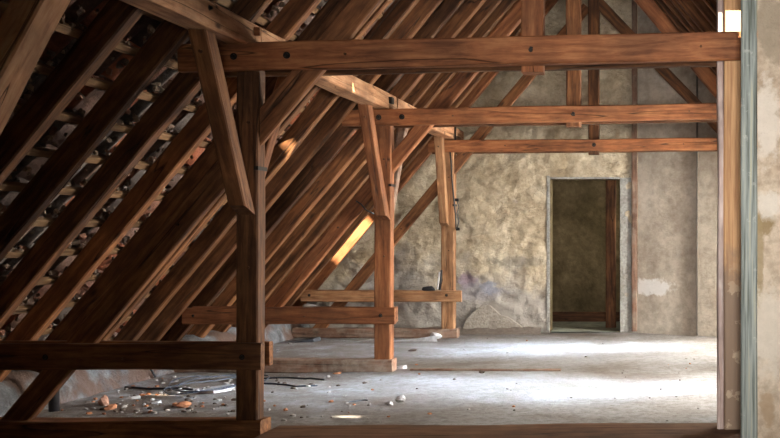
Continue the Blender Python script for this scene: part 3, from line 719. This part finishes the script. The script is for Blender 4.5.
# right-hand post of the near truss, standing on the threshold
bx0, bx1 = (724-CX)/F*T1, (750-CX)/F*T1
def post_mat():
    m, nt, b, out = nodes('half_stripped_post'); L = nt.links.new
    src = W_ORNG.node_tree
    tc = N(nt, 'ShaderNodeTexCoord')
    mp = N(nt, 'ShaderNodeMapping'); mp.inputs['Scale'].default_value = (.9, 22, 22); L(tc.outputs['Object'], mp.inputs[0])
    n1 = N(nt, 'ShaderNodeTexNoise', Scale=1.5, Detail=7, Roughness=.6); L(mp.outputs[0], n1.inputs['Vector'])
    r = ramp(nt, [(.35, (.30, .15, .065)), (.55, (.50, .29, .14)), (.75, (.62, .41, .23))]); L(n1.outputs['Fac'], r.inputs[0])
    # lower metre wears brown dirt and rests of plaster
    sx = N(nt, 'ShaderNodeSeparateXYZ'); L(tc.outputs['Object'], sx.inputs[0])
    n2 = N(nt, 'ShaderNodeTexNoise', Scale=6, Detail=6, Roughness=.6); L(tc.outputs['Object'], n2.inputs['Vector'])
    a = N(nt, 'ShaderNodeMath', operation='MULTIPLY_ADD'); L(n2.outputs['Fac'], a.inputs[0]); a.inputs[1].default_value = .9; L(sx.outputs['X'], a.inputs[2])
    rr = ramp(nt, [(0, (1, 1, 1)), (.35, (0, 0, 0))]); ad = N(nt, 'ShaderNodeMath', operation='ADD'); L(a.outputs[0], ad.inputs[0]); ad.inputs[1].default_value = .35; L(ad.outputs[0], rr.inputs[0])
    c = mix(nt, rr.outputs[0], r.outputs[0], (.215, .145, .10))
    r4 = ramp(nt, [(.56, (0, 0, 0)), (.60, (1, 1, 1))]); L(n2.outputs['Fac'], r4.inputs[0])
    f = N(nt, 'ShaderNodeMath', operation='MULTIPLY'); L(r4.outputs[0], f.inputs[0]); L(rr.outputs[0], f.inputs[1])
    c = mix(nt, f.outputs[0], c, (.40, .31, .22))
    L(c, b.inputs['Base Color']); b.inputs['Roughness'].default_value = .7
    bp = N(nt, 'ShaderNodeBump', Strength=.5, Distance=.01); L(n1.outputs['Fac'], bp.inputs['Height']); L(bp.outputs[0], b.inputs['Normal'])
    return m
pz = 4.15
o = bar('post', ((bx0+bx1)/2, T1+.08, .06), ((bx0+bx1)/2, T1+.08, zr(bx1)-.02), bx1-bx0, .15, post_mat(), up=(0, 1, 0), rough=.004)
tag(o, 'orange-brown post beside the grey jamb, with plaster rests near its foot', 'post')
lin_m = wood('pinkish_painted_board', (.30, .20, .18), (.46, .35, .33), (.62, .54, .53), knots=.1)
q = bar('lining_board', (.400, T1+.075, .06), (.392, T1+.075, 3.95), .046, .10, lin_m, up=(0, 1, 0), rough=.006); place(q, o); q['label'] = 'pinkish board along the left edge'
# threshold timber in the floor
o = bar('threshold_beam', (-2.90, 7.55, .022), (.62, 7.55, .040), .66, .075, wood('worn_threshold_timber', (.07, .03, .016), (.155, .075, .042), (.24, .13, .08), knots=.4), rough=.006, chamfer=.012)
tag(o, 'wide brown timber let into the floor along the bottom edge of the view', 'beam')
o = bar('floor_batten', (-2.80, 11.50, .005), (-1.15, 11.50, .000), .07, .02, W_SILL, rough=.003)
tag(o, 'thin brown floor strip running right from the middle sill', 'floor strip')

# ------------------------------------------------------------------ small things
BLK = plain('black_cable', (.012, .014, .02), .45); BLU = plain('blue_cable', (.022, .032, .055), .45)
CLAY = plain('broken_clay', (.40, .15, .07), .85, c2=(.50, .22, .11)); CLAY2 = plain('pinkish_brick', (.42, .20, .14), .9, c2=(.5, .28, .2))
STONE = plain('mortar_crumb', (.34, .31, .29), .95, c2=(.48, .46, .44)); PAPER = plain('white_paper', (.75, .76, .80), .8)
DKS = plain('dark_crumb', (.10, .075, .06), .95)
def stone(name, p, r, m, sq=(1, 1, .6), smooth=False):
    bm = bmesh.new(); bmesh.ops.create_icosphere(bm, subdivisions=2, radius=1)
    s_ = Vector((R.random()*50, R.random()*50, 0))
    a = R.uniform(0, 6)
    for v in bm.verts:
        n = v.co.copy(); k = 1+.45*noise.noise(n*1.1+s_)+.2*noise.noise(n*3+s_)
        v.co = Vector((n.x*k*sq[0], n.y*k*sq[1], n.z*k*sq[2]))*r
    zmin = min(v.co.z for v in bm.verts)
    for v in bm.verts: v.co.z = max(v.co.z, zmin*.75)
    z0 = min(v.co.z for v in bm.verts)
    M = Matrix.Translation((p[0], p[1], floor_z(p[0], p[1])-z0-.002)) @ Matrix.Rotation(a, 4, 'Z')
    return link(name, bm, m, matrix=M)
def fl(x, y): Y = 1.5*F/(y-CY); return ((x-CX)/F*Y, Y)
def shard(name, p, L_, W_, m, T_=.014):
    bm = bmesh.new(); pr = []
    n = 6
    for i in range(n):
        a = i/n*2*math.pi; rr = R.uniform(.7, 1.15)
        pr.append((math.cos(a)*L_*.5*rr, math.sin(a)*W_*.5*rr))
    lo_ = [bm.verts.new((x, y, 0)) for x, y in pr]; hi = [bm.verts.new((x*.95, y*.95, T_+x*.15)) for x, y in pr]
    bm.faces.new(lo_[::-1]); bm.faces.new(hi)
    for i in range(n): bm.faces.new((lo_[i], lo_[(i+1) % n], hi[(i+1) % n], hi[i]))
    bmesh.ops.recalc_face_normals(bm, faces=bm.faces[:])
    return link(name, bm, m, matrix=Matrix.Translation((p[0], p[1], floor_z(*p)+.004)) @ Matrix.Rotation(R.uniform(-.5, .5), 4, 'Z'))
tag(stone('brick_fragment', fl(104, 404), .060, CLAY2, (1.1, .8, .8)), 'pinkish brick fragment on the floor above the near sill, left', 'brick')
tag(stone('brick_fragment', fl(111, 408), .048, CLAY, (1.2, .8, .5)), 'dark red brick fragment lying right of the pinkish one', 'brick')
tag(stone('brick_fragment', fl(183, 406), .055, CLAY, (1.3, .8, .6)), 'bright orange brick fragment left of the near post', 'brick')
tag(stone('brick_fragment', fl(176, 404), .030, CLAY, (1.3, .8, .6)), 'small orange chip beside the bright orange brick fragment', 'brick')
tag(shard('slate_shard', fl(127, 398.5), .20, .07, STONE), 'flat grey shard lying left of the two sunlit slivers', 'shard')
tag(shard('tile_shard', fl(157, 402), .10, .09, PAPER), 'small pale bluish shard right of the flat grey one', 'shard')
tag(shard('tile_shard', fl(337, 373.5), .10, .07, CLAY), 'rusty tile shard in front of the middle sill', 'shard')
tag(stone('mortar_lump', fl(401, 401), .042, STONE, (1, 1, .9)), 'pale mortar lump on the open floor right of the middle post', 'stone')
tag(stone('mortar_lump', fl(390, 404), .028, STONE, (1.5, 1, .6)), 'small flat lump left of the pale mortar lump', 'stone')
tag(stone('mortar_lump', fl(482, 372.5), .030, DKS, (1.3, 1, .6)), 'dark pebble alone on the sunlit floor below the doorway side', 'stone')
tag(stone('mortar_lump', fl(413, 350.5), .038, DKS, (1.5, 1, .5)), 'dark flat crumb on the floor right of the middle post', 'stone')
tag(stone('crumpled_paper', fl(435, 337.6), .10, PAPER, (1.2, .8, .5)), 'crumpled white paper on the floor at the far sill', 'paper')
tag(shard('paper_scrap', fl(401, 368), .13, .09, PAPER, .03), 'lilac-white scrap at the end of the middle sill', 'paper')
tag(shard('lath_piece', fl(405, 340.5), .9, .05, PAPER, .012), 'thin white lath lying behind the middle post', 'lath')
tag(shard('plank_offcut', fl(365, 341.2), .8, .06, PAPER, .012), 'white lath lying left of the middle post on the far floor', 'lath')
tag(shard('roof_felt', fl(298, 341), .75, .22, BLK, .012), 'dark crumpled roofing felt on the floor far left', 'felt')
# plaster chunk resting on the middle rail and the dark thing on the far rail
bm = bmesh.new(); bmesh.ops.create_icosphere(bm, subdivisions=2, radius=.07)
for v in bm.verts: v.co = Vector((v.co.x*1.2, v.co.y*.35, max(v.co.z*.28+noise.noise(v.co*14)*.015, -.02)))
o = link('plaster_chunk', bm, STONE, matrix=Matrix.Translation((P(311, 305, T2).x, T2-.037, .695+.018)))
tag(o, 'long pale plaster chunk lying on the middle rail', 'plaster')
px = P(424, 290, T3); bm = bmesh.new(); bmesh.ops.create_icosphere(bm, subdivisions=2, radius=.1)
for v in bm.verts: v.co = Vector((v.co.x*1.0, v.co.y*.35, max(v.co.z*.45+noise.noise(v.co*16)*.02, -.02)))
tag(link('dark_rag', bm, BLK, matrix=Matrix.Translation((P(429, 290, T3).x, T3-.037, .676+.017))), 'small dark rag lying on the far rail', 'rag')
tag(tube('wire', [P(437.5, 289, T3-.09), P(438.5, 281, T3-.09), P(439.6, 272, T3-.08)], .012, PAPER), 'pale stick leaning on the far post just above its rail', 'stick')
tag(tube('black_rod', [P(439.5, 290, T3-.02), P(441, 279, T3-.02), P(441.5, 270, T3-.02)], .016, BLK), 'black rod leaning beside the pale stick on the far post', 'rod')
# cable down the far post
pts = [P(x, y, T3-.03) for x, y in ((449, 142), (451, 160), (452, 180), (454, 200), (455.5, 215), (456, 229))]
tag(tube('electric_cable', pts, .012, BLK), 'black cable running down the far post', 'cable')
for (x, y) in ((457, 200), (458, 229)):
    p = P(x, y, T3+.01); c = box('cable_clip', p.x-.03, p.x+.025, p.y-.02, p.y+.02, p.z-.022, p.z+.022, IRON)
    tag(c, 'small black %s on the right side of the far post' % ('cable clip' if y < 210 else 'switch box at the cable end'), 'fitting')
pts = [P(x, y, 14.9-(420-x)*.0) for x, y in ((457, 201), (459, 207), (457, 213), (459, 221), (457, 229))]
tag(tube('loose_wire', pts, .007, BLK), 'thin loose wire between the two black fittings on the far post', 'wire')
pts = [P(x, y, 10.95) for x, y in ((356, 201), (361, 204), (366, 210), (374, 214))]
tag(tube('loose_wire', pts, .008, BLK), 'black wire tied from the rafters to the middle post', 'wire')
# coil of cable on the floor behind the near post
def coil(name, cx, cy, rx, ry, m, r, turns, label, tail=None):
    pts = []
    n = int(26*turns); ox = oy = 0
    for i in range(n):
        a = i/26*2*math.pi; k = 1-.10*(i/26)+.08*math.sin(i*.7)
        x, y = cx+math.cos(a)*rx*k+.09*math.sin(i*.13), cy+math.sin(a+.4*math.sin(i*.11))*ry*k+.16*math.cos(i*.21)
        pts.append((x, y, floor_z(x, y)+.026+.02*abs(math.sin(i*.37))+i*.0004))
    if tail: pts = [(x, y, floor_z(x, y)+.012) for x, y in tail]+pts
    tag(tube(name, pts, r, m), label, 'cable')
cx, cy = fl(212, 387)
coil('cable_coil', cx, cy, .38, .55, BLU, .006, 2.6, 'loose coil of blue-black cable on the floor behind the near post')
tag(shard('plastic_sheet', fl(210, 389), .55, .5, PAPER, .012), 'bluish white plastic sheet under the loose cable coil', 'sheet')
def trail(pxs, m, r, label):
    pts = []
    for i in range(len(pxs)-1):
        for t_ in range(6):
            u = t_/6; x = pxs[i][0]*(1-u)+pxs[i+1][0]*u; y = pxs[i][1]*(1-u)+pxs[i+1][1]*u
            X, Y = fl(x, y); pts.append((X, Y+.03*math.sin(i+u*3), floor_z(X, Y)+r))
    tag(tube('floor_cable', pts, r, m), label, 'cable')
trail([(262, 378), (285, 377.5), (310, 378), (328, 379)], BLK, .009, 'thin dark cable straight across the floor right of the near post')
trail([(262, 383), (280, 384), (300, 386), (322, 384)], BLU, .008, 'blue cable on the floor just in front of the thin dark one')
trail([(125, 387), (150, 389), (175, 388), (198, 389)], BLK, .010, 'black cable running left from the cable coil to the kerb')
trail([(345, 402), (358, 400), (370, 399)], BLK, .005, 'short wire scrap on the open floor')
pts = [(-5.30, 10.9, .0), (-5.36, 10.9, .12), (-5.45, 10.93, .25), (-5.46, 10.95, .34)]
tag(tube('kerb_cable', pts, .012, BLK), 'short black cable hanging over the left kerb', 'cable')
Xp, Yp = fl(54, 410)
tag(tube('steel_stake', [(Xp, Yp, floor_z(Xp, Yp)), (Xp, Yp, .45)], .042, plain('dark_steel', (.05, .045, .05), .5, .5), seg=12), 'short dark round stake standing on the floor at the far left', 'stake')
# countable crumbs and shards strewn over the floor
protos = []
for i in range(6):
    o = stone('rubble_crumb', fl(150, 395), .022, [STONE, DKS, CLAY, STONE, DKS, STONE][i], (1.2, .9, .6)); protos.append(o)
spots = []
for i in range(290):
    if i < 225:
        x = R.uniform(60, 380) if i % 2 else R.uniform(80, 262); y = R.uniform(372, 421) if x > 262 else R.uniform(376, 414)
    else:
        x = R.uniform(270, 710); y = R.uniform(337, 420)
    X, Y = fl(x, y)
    if X < -5.25 or any(abs(Y-t_-.08) < .2 and X < -2.8 for t_ in (T1, T2, T3)) or Y < 7.95: continue
    spots.append((X, Y))
for i, (X, Y) in enumerate(spots):
    o = protos[i % 6]
    if i >= 6:
        o = o.copy(); COL.objects.link(o)
    k = R.uniform(.35, 1.15)*(.65 if X > -3 else 1); o.scale = (k, k, k); o.rotation_euler = (0, 0, R.uniform(0, 6)); o.location = (X, Y, floor_z(X, Y)+.006*k)
    kind = ['pale mortar', 'dark', 'orange clay', 'pale mortar', 'dark', 'pale mortar'][i % 6]
    tag(o, 'tiny %s crumb among the rubble strewn on the attic floor' % kind, 'rubble', '%s crumbs on the floor' % kind)

# ------------------------------------------------------------------ light
def area(name, loc, dirv, sx, sy, power, col, spread=120):
    l = bpy.data.lights.new(name, 'AREA'); l.shape = 'RECTANGLE'; l.size = sx; l.size_y = sy; l.energy = power; l.color = col; l.spread = math.radians(spread)
    o = bpy.data.objects.new(name, l); COL.objects.link(o); o.location = loc
    o.rotation_euler = Vector(dirv).to_track_quat('-Z', 'Y').to_euler(); return o
DAY = (.80, .90, 1.0)
for n_, (a, b) in enumerate(WINS[:2], 1):
    area('daylight_window_%d' % n_, (KX+.06, (a+b)/2, 1.5), (-1, 0, -.28), b-a-.2, 1.6, 450, (1.0, .94, .84), 140)
    area('daylight_beam_%d' % n_, (KX+.055, (a+b)/2, 1.5), (-1, 0, -.42), b-a-.5, 1.4, 115, (.70, .85, 1.0), 28)
area('daylight_window_3', (.25, -2.14, 1.6), (.02, 1, .03), 1.2, 1.5, 66, (1, .95, .88), 44)
area('fill_next_room', (DX1+.5, 16.7, 1.6), (-1, .35, -.1), .6, .9, 9, (1, .88, .68), 140)  # added fill lamp that brightens the room behind the doorway, no window there
sun = bpy.data.lights.new('sun', 'SUN'); sun.energy = 85; sun.angle = math.radians(.6); sun.color = (1, .86, .62)
so = bpy.data.objects.new('sun', sun); COL.objects.link(so); so.rotation_euler = SUN.to_track_quat('Z', 'Y').to_euler()
w = bpy.data.worlds.new('sky'); SC.world = w; w.use_nodes = True
bg = w.node_tree.nodes['Background']; sk = w.node_tree.nodes.new('ShaderNodeTexSky'); sk.sky_type = 'HOSEK_WILKIE'; sk.sun_direction = SUN
w.node_tree.links.new(sk.outputs[0], bg.inputs[0]); bg.inputs[1].default_value = .6

# ------------------------------------------------------------------ camera
cam = bpy.data.cameras.new('camera'); co = bpy.data.objects.new('camera', cam); COL.objects.link(co)
cam.sensor_width = 36; cam.lens = F/780*36; cam.shift_x = -(CX-390)/780; cam.shift_y = (CY-219)/780
co.location = (0, 0, EYE); co.rotation_euler = (math.pi/2, 0, 0); cam.clip_end = 100
SC.camera = co
SC.view_settings.view_transform = 'Standard'; SC.view_settings.look = 'None'; SC.view_settings.gamma = 1
SC.view_settings.exposure = 0.0; SC.view_settings.use_curve_mapping = False
SC.cycles.max_bounces = 8; SC.cycles.diffuse_bounces = 5; SC.cycles.sample_clamp_indirect = 6
SC.cycles.use_denoising = True
